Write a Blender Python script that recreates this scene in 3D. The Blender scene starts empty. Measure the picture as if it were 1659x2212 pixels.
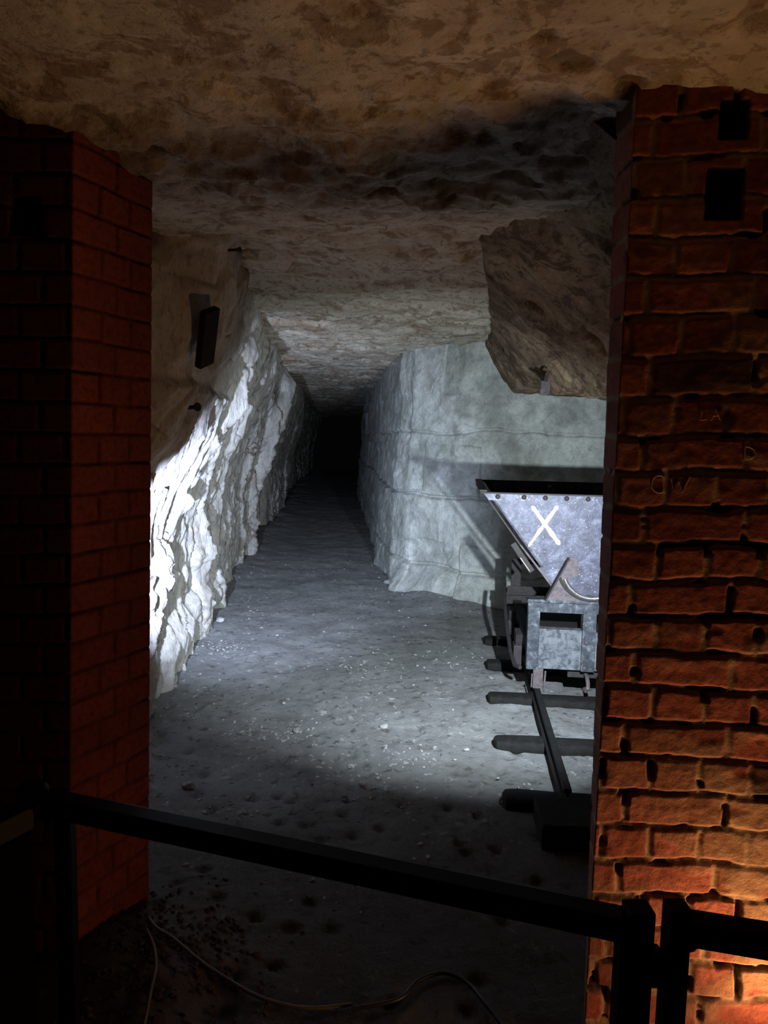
import bpy, bmesh, math, random
import numpy as np
from mathutils import Vector, Matrix
random.seed(7)
scene = bpy.context.scene
COL = scene.collection

# ------------------------------------------------------------------ camera
F = 1600.0; CX, CY = 829.5, 1106.0; H = 1.55
YAW, PITCH, ROLL = 0.0546, 0.10226, -0.021
def cam_axes():
    f = np.array([math.sin(YAW)*math.cos(PITCH), math.cos(YAW)*math.cos(PITCH), -math.sin(PITCH)])
    r = np.array([math.cos(YAW), -math.sin(YAW), 0.0]); u = np.cross(r, f)
    return f, math.cos(ROLL)*r-math.sin(ROLL)*u, math.sin(ROLL)*r+math.cos(ROLL)*u
CF, CR, CU = cam_axes()
cd = bpy.data.cameras.new('camera'); cam = bpy.data.objects.new('camera', cd); COL.objects.link(cam)
cd.sensor_fit = 'VERTICAL'; cd.sensor_height = 36.0; cd.lens = F/2212*36.0
cd.clip_start = 0.05; cd.clip_end = 200
mw = Matrix.Identity(4)
for i in range(3):
    mw[i][0] = CR[i]; mw[i][1] = CU[i]; mw[i][2] = -CF[i]
mw[2][3] = H
cam.matrix_world = mw
scene.camera = cam
def at_y(px, py, Y):
    d = CF + CR*(px-CX)/F - CU*(py-CY)/F
    return np.array([0, 0, H]) + d*(Y/d[1])

# ------------------------------------------------------------------ world, exposure, lights
w = bpy.data.worlds.new('world'); scene.world = w; w.use_nodes = True
w.node_tree.nodes['Background'].inputs[0].default_value = (0.55, 0.6, 0.75, 1)
w.node_tree.nodes['Background'].inputs[1].default_value = 0.0015
scene.view_settings.view_transform = 'Standard'; scene.view_settings.look = 'None'
scene.view_settings.exposure = 0.0; scene.view_settings.gamma = 1.0
scene.view_settings.use_curve_mapping = False

def aim(o, loc, tgt):
    o.location = loc
    o.rotation_euler = (Vector(tgt)-Vector(loc)).to_track_quat('-Z', 'Y').to_euler()
def spot(name, loc, tgt, power, color, angle, blend, size):
    l = bpy.data.lights.new(name, 'SPOT'); l.energy = power; l.color = color
    l.spot_size = math.radians(angle); l.spot_blend = blend; l.shadow_soft_size = size
    o = bpy.data.objects.new(name, l); COL.objects.link(o); aim(o, loc, tgt); return o
def area(name, loc, tgt, power, color, size):
    l = bpy.data.lights.new(name, 'AREA'); l.energy = power; l.color = color; l.shape = 'DISK'; l.size = size
    o = bpy.data.objects.new(name, l); COL.objects.link(o); aim(o, loc, tgt); return o
# cool floodlight standing behind the right hand brick pier
spot('floodlight_beam', (0.84, 2.22, 1.19), (0.70, 5.6, 0.36), 680, (0.76, 0.88, 0.98), 91, 1.0, 0.015)
# second cool floodlight behind the left hand pier, close to the chalk wall
spot('wall_floodlight_beam', (-0.77, 2.80, 1.04), (-0.78, 7.0, 0.84), 1080, (0.60, 0.71, 1.0), 64, 0.9, 0.012)
# warm uplight on the floor in front of the right hand pier, shielded towards the floor
spot('warm_uplight_beam', (1.18, 1.40, 0.06), (0.30, 1.72, 0.80), 17, (1.0, 0.49, 0.23), 150, 0.7, 0.16)
spot('added_ceiling_fill', (1.10, 1.565, 0.10), (0.05, 1.68, 2.33), 30, (1.0, 0.53, 0.20), 84, 0.9, 0.10)  # added fill spot without a fixture of its own, brightens the ceiling
spot('warm_inner_uplight', (0.86, 2.18, 0.25), (-0.35, 4.4, 2.10), 19, (1.0, 0.53, 0.22), 105, 0.9, 0.06)

# ------------------------------------------------------------------ noise (numpy)
def _h(ix, iy, iz, s):
    n = (ix.astype(np.int64)*374761393 + iy.astype(np.int64)*668265263 + iz.astype(np.int64)*2147483647 + s*1274126177) & 0xffffffff
    n = ((n ^ (n >> 13))*1274126177) & 0xffffffff
    n = (n ^ (n >> 16))
    n = (n*2246822519) & 0xffffffff
    n = n ^ (n >> 15)
    return n.astype(np.float64)/4294967295.0
def vn(x, y, z=0.0, s=0):
    x, y, z = np.broadcast_arrays(np.asarray(x, float), np.asarray(y, float), np.asarray(z, float))
    ix, iy, iz = np.floor(x), np.floor(y), np.floor(z)
    fx, fy, fz = x-ix, y-iy, z-iz
    ux, uy, uz = [t*t*t*(t*(t*6-15)+10) for t in (fx, fy, fz)]
    r = 0
    for a in (0, 1):
        for b in (0, 1):
            for c in (0, 1):
                r = r + _h(ix+a, iy+b, iz+c, s)*(ux if a else 1-ux)*(uy if b else 1-uy)*(uz if c else 1-uz)
    return r*2-1
def fbm(x, y, z=0.0, o=4, s=0, g=0.5):
    a, t, r = 1.0, 0.0, 0
    for k in range(o):
        r = r + a*vn(x*2**k, y*2**k, z*2**k, s+k*17); t += a; a *= g
    return r/t
def cells(x, y, s=0, jit=0.9):
    """2-D feature points: nearest distance, second nearest, id of the nearest"""
    ix, iy = np.floor(x), np.floor(y)
    f1 = np.full(x.shape, 9.0); f2 = np.full(x.shape, 9.0); idn = np.zeros(x.shape)
    for a in (-1, 0, 1):
        for b in (-1, 0, 1):
            cx, cy = ix+a, iy+b
            px = cx+0.5+jit*(_h(cx, cy, cx*0, s)-0.5); py = cy+0.5+jit*(_h(cx, cy, cx*0, s+5)-0.5)
            d = np.hypot(px-x, py-y); i = _h(cx, cy, cx*0, s+9)
            m = d < f1
            f2 = np.where(m, f1, np.minimum(f2, d)); idn = np.where(m, i, idn); f1 = np.where(m, d, f1)
    return f1, f2, idn
def ss(a, b, x):
    t = np.clip((x-a)/(b-a), 0, 1); return t*t*(3-2*t)

# ------------------------------------------------------------------ materials
def mat(name):
    m = bpy.data.materials.new(name); m.use_nodes = True
    nt = m.node_tree; b = nt.nodes['Principled BSDF']; return m, nt, b
def N(nt, t, **k):
    n = nt.nodes.new(t)
    for a, v in k.items(): setattr(n, a, v)
    return n
def noise(nt, scale, detail=4, rough=0.55, vec=None, dist=0.0):
    n = N(nt, 'ShaderNodeTexNoise'); n.inputs['Scale'].default_value = scale
    n.inputs['Detail'].default_value = detail; n.inputs['Roughness'].default_value = rough
    n.inputs['Distortion'].default_value = dist
    if vec: nt.links.new(vec, n.inputs['Vector'])
    return n.outputs['Fac']
def ramp(nt, fac, stops):
    r = N(nt, 'ShaderNodeValToRGB'); nt.links.new(fac, r.inputs[0])
    els = r.color_ramp.elements
    while len(els) < len(stops): els.new(0.5)
    for e, (p, c) in zip(els, stops):
        e.position = p; e.color = (*c, 1) if len(c) == 3 else c
    return r.outputs['Color']
def mix(nt, fac, a, b, mode='MIX'):
    n = N(nt, 'ShaderNodeMix', data_type='RGBA', blend_type=mode)
    for sock, v in ((n.inputs[0], fac), (n.inputs[6], a), (n.inputs[7], b)):
        if hasattr(v, 'is_output'): nt.links.new(v, sock)
        elif isinstance(v, (int, float)): sock.default_value = v
        else: sock.default_value = (*v, 1)
    return n.outputs[2]
def bump(nt, b, h, strength, dist, prev=None):
    n = N(nt, 'ShaderNodeBump'); n.inputs['Strength'].default_value = strength; n.inputs['Distance'].default_value = dist
    nt.links.new(h, n.inputs['Height'])
    if prev: nt.links.new(prev, n.inputs['Normal'])
    nt.links.new(n.outputs[0], b.inputs['Normal']); return n.outputs[0]
def coords(nt, scale=(1, 1, 1)):
    t = N(nt, 'ShaderNodeTexCoord'); mp = N(nt, 'ShaderNodeMapping'); mp.inputs['Scale'].default_value = scale
    nt.links.new(t.outputs['Object'], mp.inputs[0]); return mp.outputs[0]
def attr(nt, name):
    a = N(nt, 'ShaderNodeAttribute'); a.attribute_name = name; return a.outputs['Fac']

def rock_mat(name, base, pale, stain, stretch=(1, 1, 1), stain_lo=0.52, stain_hi=0.7, bs=1.0, speck=0.75, blot=0.0):
    m, nt, b = mat(name); v = coords(nt, stretch)
    c = ramp(nt, noise(nt, 5.0, 6, 0.65, v, 0.4), [(0.3, base), (0.68, pale)])
    st = ramp(nt, noise(nt, 2.1, 7, 0.7, v, 0.8), [(stain_lo, (0, 0, 0)), (stain_hi, (1, 1, 1))])
    c = mix(nt, st, c, stain)
    if blot:
        bl = ramp(nt, noise(nt, 6.5, 9, 0.68, v, 1.2), [(0.53, (0, 0, 0)), (0.575, (1, 1, 1))])
        c = mix(nt, mix(nt, 1.0, bl, (blot, blot, blot), 'MULTIPLY'), c, tuple(x*0.75 for x in stain))
    sp = ramp(nt, noise(nt, 38, 3, 0.6, v), [(0.36, (0.55, 0.5, 0.44)), (0.46, (1, 1, 1))])
    c = mix(nt, speck, c, sp, 'MULTIPLY')
    c = mix(nt, attr(nt, 'dirt_shade'), c, tuple(x*0.35 for x in stain))
    nt.links.new(c, b.inputs['Base Color']); b.inputs['Roughness'].default_value = 0.93
    b.inputs['Specular IOR Level'].default_value = 0.2
    p = bump(nt, b, noise(nt, 14, 8, 0.72, v, 0.3), 0.65*bs, 0.035)
    bump(nt, b, noise(nt, 85, 4, 0.7, v), 0.4*bs, 0.006, p)
    return m
M = {}
M['chalk_ceiling'] = rock_mat('chalk_ceiling', (0.46, 0.40, 0.31), (0.68, 0.62, 0.52), (0.28, 0.17, 0.09), (1, 1, 1), 0.52, 0.72, 1.1, 0.75, 0.6)
M['chalk_left'] = rock_mat('chalk_left', (0.40, 0.375, 0.33), (0.60, 0.58, 0.54), (0.28, 0.20, 0.12), (1.4, 1.4, 0.6), 0.55, 0.75, 1.0, 0.6, 0.25)
M['chalk_right'] = rock_mat('chalk_right', (0.36, 0.385, 0.35), (0.58, 0.60, 0.56), (0.24, 0.25, 0.21), (1.1, 1.1, 1.1), 0.46, 0.72, 1.0, 0.3, 0.3)
M['chalk_overhang'] = rock_mat('chalk_overhang', (0.27, 0.19, 0.115), (0.42, 0.32, 0.21), (0.10, 0.06, 0.035), (1.6, 0.8, 0.8), 0.40, 0.64, 1.2, 0.75, 0.7)
# chalk floor: grey trodden dust with pale chips
m, nt, b = mat('chalk_floor'); v = coords(nt)
c = ramp(nt, noise(nt, 3.0, 7, 0.7, v, 0.3), [(0.32, (0.17, 0.17, 0.165)), (0.7, (0.30, 0.305, 0.30))])
vs = coords(nt, (1, 0.75, 1))
chips = ramp(nt, noise(nt, 26, 3, 0.62, vs, 0.5), [(0.60, (0, 0, 0)), (0.68, (1, 1, 1))])
patch = ramp(nt, noise(nt, 1.9, 4, 0.6, v), [(0.42, (0, 0, 0)), (0.62, (1, 1, 1))])
ch = mix(nt, 1.0, chips, patch, 'MULTIPLY')
c = mix(nt, ch, c, (0.62, 0.62, 0.60))
dk = ramp(nt, noise(nt, 19, 4, 0.6, v, 0.4), [(0.33, (0.35, 0.33, 0.30)), (0.43, (1, 1, 1))])
c = mix(nt, 0.8, c, dk, 'MULTIPLY')
c = mix(nt, attr(nt, 'dirt_shade'), c, (0.07, 0.06, 0.048))
nt.links.new(c, b.inputs['Base Color']); b.inputs['Roughness'].default_value = 0.95; b.inputs['Specular IOR Level'].default_value = 0.15
p = bump(nt, b, noise(nt, 30, 7, 0.75, v), 0.7, 0.02); bump(nt, b, noise(nt, 120, 3, 0.7, v), 0.4, 0.004, p)
M['chalk_floor'] = m
# bricks
def brick_mat(name, lo, hi, mortar, soot=0.0):
    m, nt, b = mat(name); v = coords(nt)
    c = ramp(nt, attr(nt, 'tone'), [(0.0, lo), (0.55, tuple((a+b_)/2 for a, b_ in zip(lo, hi))), (1.0, hi)])
    sp = ramp(nt, noise(nt, 60, 4, 0.65, v), [(0.35, (0.6, 0.55, 0.5)), (0.55, (1.05, 1.05, 1.05))])
    c = mix(nt, 0.8, c, sp, 'MULTIPLY')
    mm = mix(nt, 1.0, ramp(nt, noise(nt, 45, 5, 0.6, v), [(0.3, (0.65, 0.65, 0.65)), (0.7, (1.1, 1.1, 1.1))]), mortar, 'MULTIPLY')
    c = mix(nt, attr(nt, 'mortar'), c, mm)
    c = mix(nt, attr(nt, 'dirt_shade'), c, (0.016, 0.011, 0.010))
    nt.links.new(c, b.inputs['Base Color']); b.inputs['Roughness'].default_value = 0.9; b.inputs['Specular IOR Level'].default_value = 0.2
    p = bump(nt, b, noise(nt, 55, 7, 0.7, v), 0.7, 0.007); bump(nt, b, noise(nt, 260, 2, 0.6, v), 0.35, 0.0015, p)
    return m
M['old_brick'] = brick_mat('old_brick', (0.21, 0.050, 0.034), (0.39, 0.120, 0.082), (0.36, 0.235, 0.14))
M['smooth_brick'] = brick_mat('smooth_brick', (0.20, 0.045, 0.026), (0.27, 0.065, 0.036), (0.15, 0.042, 0.025))
def simple(name, col, rough=0.5, metal=0.0, ns=30, var=0.3, bs=0.2, bd=0.003, spec=0.5):
    m, nt, b = mat(name); v = coords(nt)
    c = ramp(nt, noise(nt, ns, 5, 0.65, v), [(0.3, tuple(x*(1-var) for x in col)), (0.7, tuple(min(1, x*(1+var)) for x in col))])
    nt.links.new(c, b.inputs['Base Color']); b.inputs['Roughness'].default_value = rough; b.inputs['Metallic'].default_value = metal
    b.inputs['Specular IOR Level'].default_value = spec
    bump(nt, b, noise(nt, ns*2, 5, 0.6, v), bs, bd); return m
M['black_steel'] = simple('black_steel', (0.004, 0.004, 0.005), 0.5, 0, 60, 0.3, 0.1, 0.001, 0.12)
M['black_board'] = simple('black_board', (0.003, 0.003, 0.004), 0.8, 0, 30, 0.3, 0.1, 0.001, 0.05)
M['rail_steel'] = simple('rail_steel', (0.007, 0.0065, 0.0065), 0.75, 0, 40, 0.5, 0.5, 0.004, 0.25)
M['sleeper'] = simple('sleeper', (0.010, 0.0095, 0.0085), 0.85, 0, 25, 0.5, 0.6, 0.008, 0.2)
M['dark_iron'] = simple('dark_iron', (0.020, 0.016, 0.016), 0.75, 0.1, 40, 0.5, 0.4, 0.003)
M['rust_iron'] = simple('rust_iron', (0.075, 0.058, 0.062), 0.7, 0.1, 45, 0.5, 0.4, 0.003)
M['bright_steel'] = simple('bright_steel', (0.45, 0.43, 0.42), 0.3, 0.9, 45, 0.3, 0.3, 0.002)
M['timber'] = simple('timber', (0.014, 0.010, 0.008), 0.85, 0, 18, 0.4, 0.5, 0.006, 0.2)
M['white_paint'] = simple('white_paint', (0.46, 0.46, 0.40), 0.8, 0, 80, 0.05, 0.2, 0.001)
M['chalk_scratch'] = simple('chalk_scratch', (0.48, 0.30, 0.21), 0.95, 0, 120, 0.5, 0.4, 0.001, 0.1)
M['cable_pale'] = simple('cable_pale', (0.17, 0.15, 0.12), 0.6, 0, 30, 0.2, 0.1, 0.001)
M['cable_dark'] = simple('cable_dark', (0.02, 0.02, 0.022), 0.5, 0, 30, 0.2, 0.1, 0.001)
M['stone'] = simple('stone', (0.30, 0.30, 0.29), 0.95, 0, 30, 0.35, 0.6, 0.006, 0.15)
M['stone_dark'] = simple('stone_dark', (0.07, 0.052, 0.042), 0.95, 0, 30, 0.5, 0.6, 0.006, 0.15)
# blotchy sheet steel of the wagon
m, nt, b = mat('blotchy_steel'); v = coords(nt)
c = ramp(nt, noise(nt, 16, 6, 0.7, v, 0.3), [(0.32, (0.014, 0.014, 0.024)), (0.5, (0.042, 0.042, 0.066)), (0.68, (0.105, 0.105, 0.15))])
c = mix(nt, ramp(nt, noise(nt, 75, 3, 0.65, v), [(0.62, (0, 0, 0)), (0.70, (1, 1, 1))]), c, (0.26, 0.26, 0.33))
c = mix(nt, ramp(nt, noise(nt, 30, 4, 0.6, v), [(0.30, (1, 1, 1)), (0.38, (0, 0, 0))]), c, (0.03, 0.028, 0.034))
nt.links.new(c, b.inputs['Base Color']); b.inputs['Roughness'].default_value = 0.5; b.inputs['Metallic'].default_value = 0.25
bump(nt, b, noise(nt, 60, 6, 0.7, v), 0.45, 0.004)
M['blotchy_steel'] = m
m, nt, b = mat('frame_steel'); v = coords(nt)
c = ramp(nt, noise(nt, 22, 6, 0.7, v, 0.3), [(0.38, (0.010, 0.014, 0.02)), (0.52, (0.036, 0.042, 0.054)), (0.66, (0.12, 0.13, 0.145))])
nt.links.new(c, b.inputs['Base Color']); b.inputs['Roughness'].default_value = 0.6; b.inputs['Metallic'].default_value = 0.15
bump(nt, b, noise(nt, 50, 6, 0.7, v), 0.5, 0.005)
M['frame_steel'] = m
m, nt, b = mat('plate_steel'); v = coords(nt)
c = ramp(nt, noise(nt, 26, 6, 0.7, v, 0.5), [(0.40, (0.03, 0.036, 0.045)), (0.50, (0.085, 0.092, 0.105)), (0.7, (0.15, 0.158, 0.17))])
nt.links.new(c, b.inputs['Base Color']); b.inputs['Roughness'].default_value = 0.65; bump(nt, b, noise(nt, 50, 6, 0.7, v), 0.5, 0.005)
M['plate_steel'] = m

# ------------------------------------------------------------------ object helpers
def tag(o, label=None, cat=None, group=None, kind=None):
    if label: o['label'] = label
    if cat: o['category'] = cat
    if group: o['group'] = group
    if kind: o['kind'] = kind
    return o
def empty(name, loc=(0, 0, 0), rz=0.0, **k):
    o = bpy.data.objects.new(name, None); COL.objects.link(o); o.location = loc; o.rotation_euler = (0, 0, rz)
    o.empty_display_size = 0.1
    return tag(o, **k)
def grid_obj(name, P, material, attrs=None, parent=None, smooth=True, flip=False):
    nv, nu, _ = P.shape
    me = bpy.data.meshes.new(name)
    me.vertices.add(nv*nu); me.vertices.foreach_set('co', P.reshape(-1).astype(np.float32))
    idx = np.arange(nv*nu).reshape(nv, nu)
    q = np.stack([idx[:-1, :-1], idx[:-1, 1:], idx[1:, 1:], idx[1:, :-1]], -1).reshape(-1, 4)
    if flip: q = q[:, ::-1]
    n = len(q)
    me.loops.add(n*4); me.loops.foreach_set('vertex_index', q.reshape(-1).astype(np.int32))
    me.polygons.add(n); me.polygons.foreach_set('loop_start', (np.arange(n)*4).astype(np.int32))
    me.polygons.foreach_set('use_smooth', np.full(n, smooth))
    me.update(calc_edges=True); me.validate()
    for k, a in (attrs or {}).items():
        at = me.attributes.new(k, 'FLOAT', 'POINT'); at.data.foreach_set('value', a.reshape(-1).astype(np.float32))
    me.materials.append(material)
    o = bpy.data.objects.new(name, me); COL.objects.link(o)
    if parent: o.parent = parent
    return o
def normals(P):
    du = np.gradient(P, axis=1); dv = np.gradient(P, axis=0)
    n = np.cross(du, dv); return n/np.maximum(np.linalg.norm(n, axis=2, keepdims=True), 1e-9)

class MB:
    """collects shapes into one mesh"""
    def __init__(s): s.bm = bmesh.new()
    def box(s, a, b_, bev=0.0, mx=None):
        r = bmesh.ops.create_cube(s.bm, size=1.0); vs = r['verts']
        a = Vector(a); b_ = Vector(b_)
        for v in vs: v.co = Vector([(a[i]+b_[i])/2 + v.co[i]*(b_[i]-a[i]) for i in range(3)])
        if bev > 0:
            es = list({e for v in vs for e in v.link_edges})
            r2 = bmesh.ops.bevel(s.bm, geom=es, offset=bev, segments=2, affect='EDGES', profile=0.6); vs = [v for v in s.bm.verts if v.is_valid and (v in r2['verts'] or v in vs)] if mx else vs
        if mx:
            for v in vs: v.co = mx @ v.co
        return s
    def beam(s, p, q, w_, h_, bev=0.0, up=(0, 0, 1)):
        p, q = Vector(p), Vector(q); d = (q-p); L = d.length; d.normalize(); up = Vector(up)
        x = d.cross(up)
        if x.length < 1e-4: x = d.cross(Vector((0, 1, 0)))
        x.normalize(); z = x.cross(d)
        mx = Matrix((( x[0], d[0], z[0], p[0]), (x[1], d[1], z[1], p[1]), (x[2], d[2], z[2], p[2]), (0, 0, 0, 1)))
        t = bmesh.new(); r = bmesh.ops.create_cube(t, size=1.0)
        for v in t.verts: v.co = Vector((v.co.x*w_, (v.co.y+0.5)*L, v.co.z*h_))
        if bev > 0: bmesh.ops.bevel(t, geom=t.edges[:], offset=bev, segments=2, affect='EDGES', profile=0.6)
        for v in t.verts: v.co = mx @ v.co
        me = bpy.data.meshes.new('t'); t.to_mesh(me); t.free(); s.bm.from_mesh(me); bpy.data.meshes.remove(me)
        return s
    def tube(s, pts, r, n=10, caps=True):
        pts = [Vector(p) for p in pts]; rings = []
        prev = None
        for i, p in enumerate(pts):
            d = (pts[min(i+1, len(pts)-1)]-pts[max(i-1, 0)]).normalized()
            if prev is None:
                x = d.cross(Vector((0, 0, 1)))
                if x.length < 1e-3: x = d.cross(Vector((1, 0, 0)))
            else: x = prev - d*prev.dot(d)
            x.normalize(); prev = x; y = d.cross(x)
            rr = r[i] if hasattr(r, '__len__') else r
            rings.append([s.bm.verts.new(p + x*math.cos(2*math.pi*k/n)*rr + y*math.sin(2*math.pi*k/n)*rr) for k in range(n)])
        for a, b_ in zip(rings, rings[1:]):
            for k in range(n): s.bm.faces.new((a[k], a[(k+1) % n], b_[(k+1) % n], b_[k]))
        if caps: s.bm.faces.new(rings[0][::-1]); s.bm.faces.new(rings[-1])
        return s
    def lathe(s, prof, c, axis='x', n=28):
        rings = []
        for (a, r) in prof:
            ring = []
            for k in range(n):
                t = 2*math.pi*k/n
                o = {'x': (a, r*math.cos(t), r*math.sin(t)), 'y': (r*math.cos(t), a, r*math.sin(t)), 'z': (r*math.cos(t), r*math.sin(t), a)}[axis]
                ring.append(s.bm.verts.new(Vector(c)+Vector(o)))
            rings.append(ring)
        for a, b_ in zip(rings, rings[1:]):
            for k in range(n): s.bm.faces.new((a[k], a[(k+1) % n], b_[(k+1) % n], b_[k]))
        s.bm.faces.new(rings[0][::-1]); s.bm.faces.new(rings[-1]); return s
    def prism_xz(s, poly, y0, y1):
        """polygon in x-z, extruded along y"""
        a = [s.bm.verts.new((x, y0, z)) for x, z in poly]; b_ = [s.bm.verts.new((x, y1, z)) for x, z in poly]
        s.bm.faces.new(a); s.bm.faces.new(b_[::-1]); n = len(poly)
        for k in range(n): s.bm.faces.new((a[k], b_[k], b_[(k+1) % n], a[(k+1) % n]))
        return s
    def prism_yz(s, poly, x0, x1):
        a = [s.bm.verts.new((x0, y, z)) for y, z in poly]; b_ = [s.bm.verts.new((x1, y, z)) for y, z in poly]
        s.bm.faces.new(a); s.bm.faces.new(b_[::-1]); n = len(poly)
        for k in range(n): s.bm.faces.new((a[k], b_[k], b_[(k+1) % n], a[(k+1) % n]))
        return s
    def stone(s, c, r, seed, flat=0.6):
        t = bmesh.new(); bmesh.ops.create_icosphere(t, subdivisions=2, radius=1.0)
        rnd = random.Random(seed); rz = rnd.random()*6.28
        sx, sy, sz = r*rnd.uniform(0.7, 1.3), r*rnd.uniform(0.6, 1.0), r*flat*rnd.uniform(0.7, 1.2)
        cuts = [Vector((rnd.uniform(-1, 1), rnd.uniform(-1, 1), rnd.uniform(-0.6, 1))).normalized() for _ in range(7)]
        for v in t.verts:
            for n_ in cuts:
                e = v.co.dot(n_)-0.68
                if e > 0: v.co -= n_*e
            v.co = Vector((v.co.x*sx, v.co.y*sy, v.co.z*sz)); v.co = Matrix.Rotation(rz, 3, 'Z') @ v.co + Vector(c)
        me = bpy.data.meshes.new('t'); t.to_mesh(me); t.free(); s.bm.from_mesh(me); bpy.data.meshes.remove(me); return s
    def obj(s, name, material, parent=None, smooth=False, label=None):
        bmesh.ops.recalc_face_normals(s.bm, faces=s.bm.faces[:])
        me = bpy.data.meshes.new(name); s.bm.to_mesh(me); s.bm.free(); me.materials.append(material)
        if smooth:
            me.polygons.foreach_set('use_smooth', [True]*len(me.polygons))
            try: me.set_sharp_from_angle(angle=math.radians(40))
            except Exception: pass
        o = bpy.data.objects.new(name, me); COL.objects.link(o)
        if parent: o.parent = parent
        if label: o['label'] = label
        return o

def geo(a, b_, k):     # samples from a to b with geometric spacing
    return np.exp(np.linspace(math.log(a), math.log(b_), k))

# ================================================================== THE SETTING
def floor_z(X, Y):
    z = 0.020*fbm(X*1.3, Y*1.3, 0, 4, 11) + 0.010*fbm(X*6, Y*6, 0, 3, 31)
    z = z + 0.07*ss(-0.75, -1.25, X)*ss(2.2, 3.0, Y)*(0.6+0.6*fbm(X*3, Y*2, 0, 3, 5))
    z = z + 0.10*np.exp(-(((X+0.62)/0.28)**2+((Y-2.05)/0.32)**2))     # earth heaped at the foot of the left pier
    z = z + 0.10*ss(0.45, 0.9, X)*ss(6.2, 7.0, Y)
    return z
ys = np.concatenate([np.linspace(-1.6, 1.2, 50)[:-1], geo(1.2, 34, 620)])
xs = np.concatenate([np.linspace(-2.6, -1.5, 20)[:-1], np.linspace(-1.5, 1.6, 330), np.linspace(1.6, 4.0, 60)[1:]])
X, Y = np.meshgrid(xs, ys)
Z = floor_z(X, Y)
f1, f2, idn = cells(X*9, Y*9, 3)
pit = (idn > 0.72)*np.exp(-(f1/0.22)**2)
near = ss(6, 3.5, Y)
Z = Z - 0.020*pit*near
f1b, _, idb = cells(X*17, Y*17, 8)
Z = Z + 0.010*(idb > 0.80)*np.exp(-(f1b/0.28)**4)*ss(9, 6, Y)*(0.3+0.7*ss(0.0, 0.4, fbm(X*1.2, Y*1.2, 0, 2, 77)))
Z = Z + 0.006*np.abs(fbm(X*14, Y*14, 0, 3, 52))*ss(8, 5, Y)
dirt_shade = np.clip(ss(3.6, 2.4, Y + 0.5*fbm(X*1.5, Y*1.5, 0, 4, 21))*0.75 + 0.5*pit*near, 0, 0.95)  # near floor coloured darker in place of fading light; pits darker too
fl = grid_obj('floor', np.stack([X, Y, Z], -1), M['chalk_floor'], {'dirt_shade': dirt_shade}); tag(fl, kind='structure')

# ceiling: low brow across the piers, then higher, level chalk roof down the tunnel
def ceil_z(X, Y):
    yl = Y + 0.10*X + 0.10*fbm(X*1.4, 0*X, 3, 3, 4)
    z = 2.33 - 0.06*ss(1.75, 2.25, yl) + 0.16*ss(2.25, 3.6, yl)
    z = z + 0.02*fbm(X*1.1, Y*0.9, 0, 3, 61)
    return z
ys = np.concatenate([np.linspace(-1.6, 1.2, 40)[:-1], geo(1.2, 34, 640)])
xs = np.concatenate([np.linspace(-2.6, -1.4, 30)[:-1], np.linspace(-1.4, 1.7, 330), np.linspace(1.7, 4.0, 60)[1:]])
X, Y = np.meshgrid(xs, ys)
Z = ceil_z(X, Y)
brow = np.exp(-((Y + 0.10*X - 2.12)/0.34)**2)
n1 = fbm(X*3.2, Y*4.2, 0, 5, 71)
terr = n1*4; terr = (np.floor(terr) + ss(0.55, 1.0, terr-np.floor(terr)))/4
Z = Z + (0.020+0.055*brow)*terr + 0.014*fbm(X*9, Y*12, 0, 4, 81)*(0.7+1.3*brow)
far = ss(2.5, 3.4, Y)
bedd = fbm(X*1.2, Y*4.0, 0, 4, 91); Z = Z - 0.05*far*np.abs(bedd) + 0.02*far*fbm(X*3.5, Y*5, 0, 4, 93)
c1, c2, ci = cells(X*2.2+0.8*fbm(X*2, Y*2, 0, 3, 94), Y*2.8+0.6*fbm(X*2, Y*2, 5, 3, 95), 63); Z = Z + 0.045*(ci-0.5)*ss(0.0, 0.10, c2-c1)*far
f1, f2, idn = cells(X*5+0.6*fbm(X*4, Y*4, 0, 2, 3), Y*6.5, 23)
pit = (idn > 0.84)*ss(0.24, 0.10, f1*(1+0.7*fbm(X*16, Y*16, 0, 3, 9)))
Z = Z + 0.022*pit
st = ss(0.0, 0.5, brow*0.55+0.3*fbm(X*5, Y*7, 0, 4, 44))*0.7*brow
cl = grid_obj('ceiling', np.stack([X, Y, Z], -1), M['chalk_ceiling'], {'dirt_shade': np.clip(0.6*pit+0.6*st, 0, 0.9)}, flip=True); tag(cl, kind='structure')

# left wall: leans inwards, vertical flaky ridges, two deep recesses
ys = geo(2.28, 34, 820); vs_ = np.linspace(0, 1, 300)
Yg, V = np.meshgrid(ys, vs_)
Zg = -0.12 + V*2.75
xb = np.interp(Yg, [2.2, 4.3, 6.1, 10.6, 16.3, 34], [-1.02, -1.13, -1.20, -1.30, -1.28, -1.25])
xt = np.interp(Yg, [2.2, 3.7, 5.8, 7.4, 9.1, 16, 34], [-0.50, -0.54, -0.68, -0.75, -0.80, -0.84, -0.85])
h = np.clip(Zg/2.42, 0, 1.1)
lean = ss(0, 1, h**1.25)*1.0
Xg = xb + (xt-xb)*(0.12*h+0.88*ss(0.34, 1.02, h))
wv = 0.22*fbm(Yg*1.2, Zg*1.6, 0, 4, 101) + 0.07*fbm(Yg*5, Zg*6, 0, 3, 111)
low = ss(2.15, 1.45, Zg + 0.25*fbm(Yg*1.1, Zg, 0, 3, 12))
t = (Yg+wv*1.2)*2.3 + 0.22*Zg; fr = t-np.floor(t); amp = 0.3+1.2*_h(np.floor(t), np.floor(t)*0+2, np.floor(t)*0, 7)
saw = amp*(fr**1.6)*ss(1.0, 0.93, fr)
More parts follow.
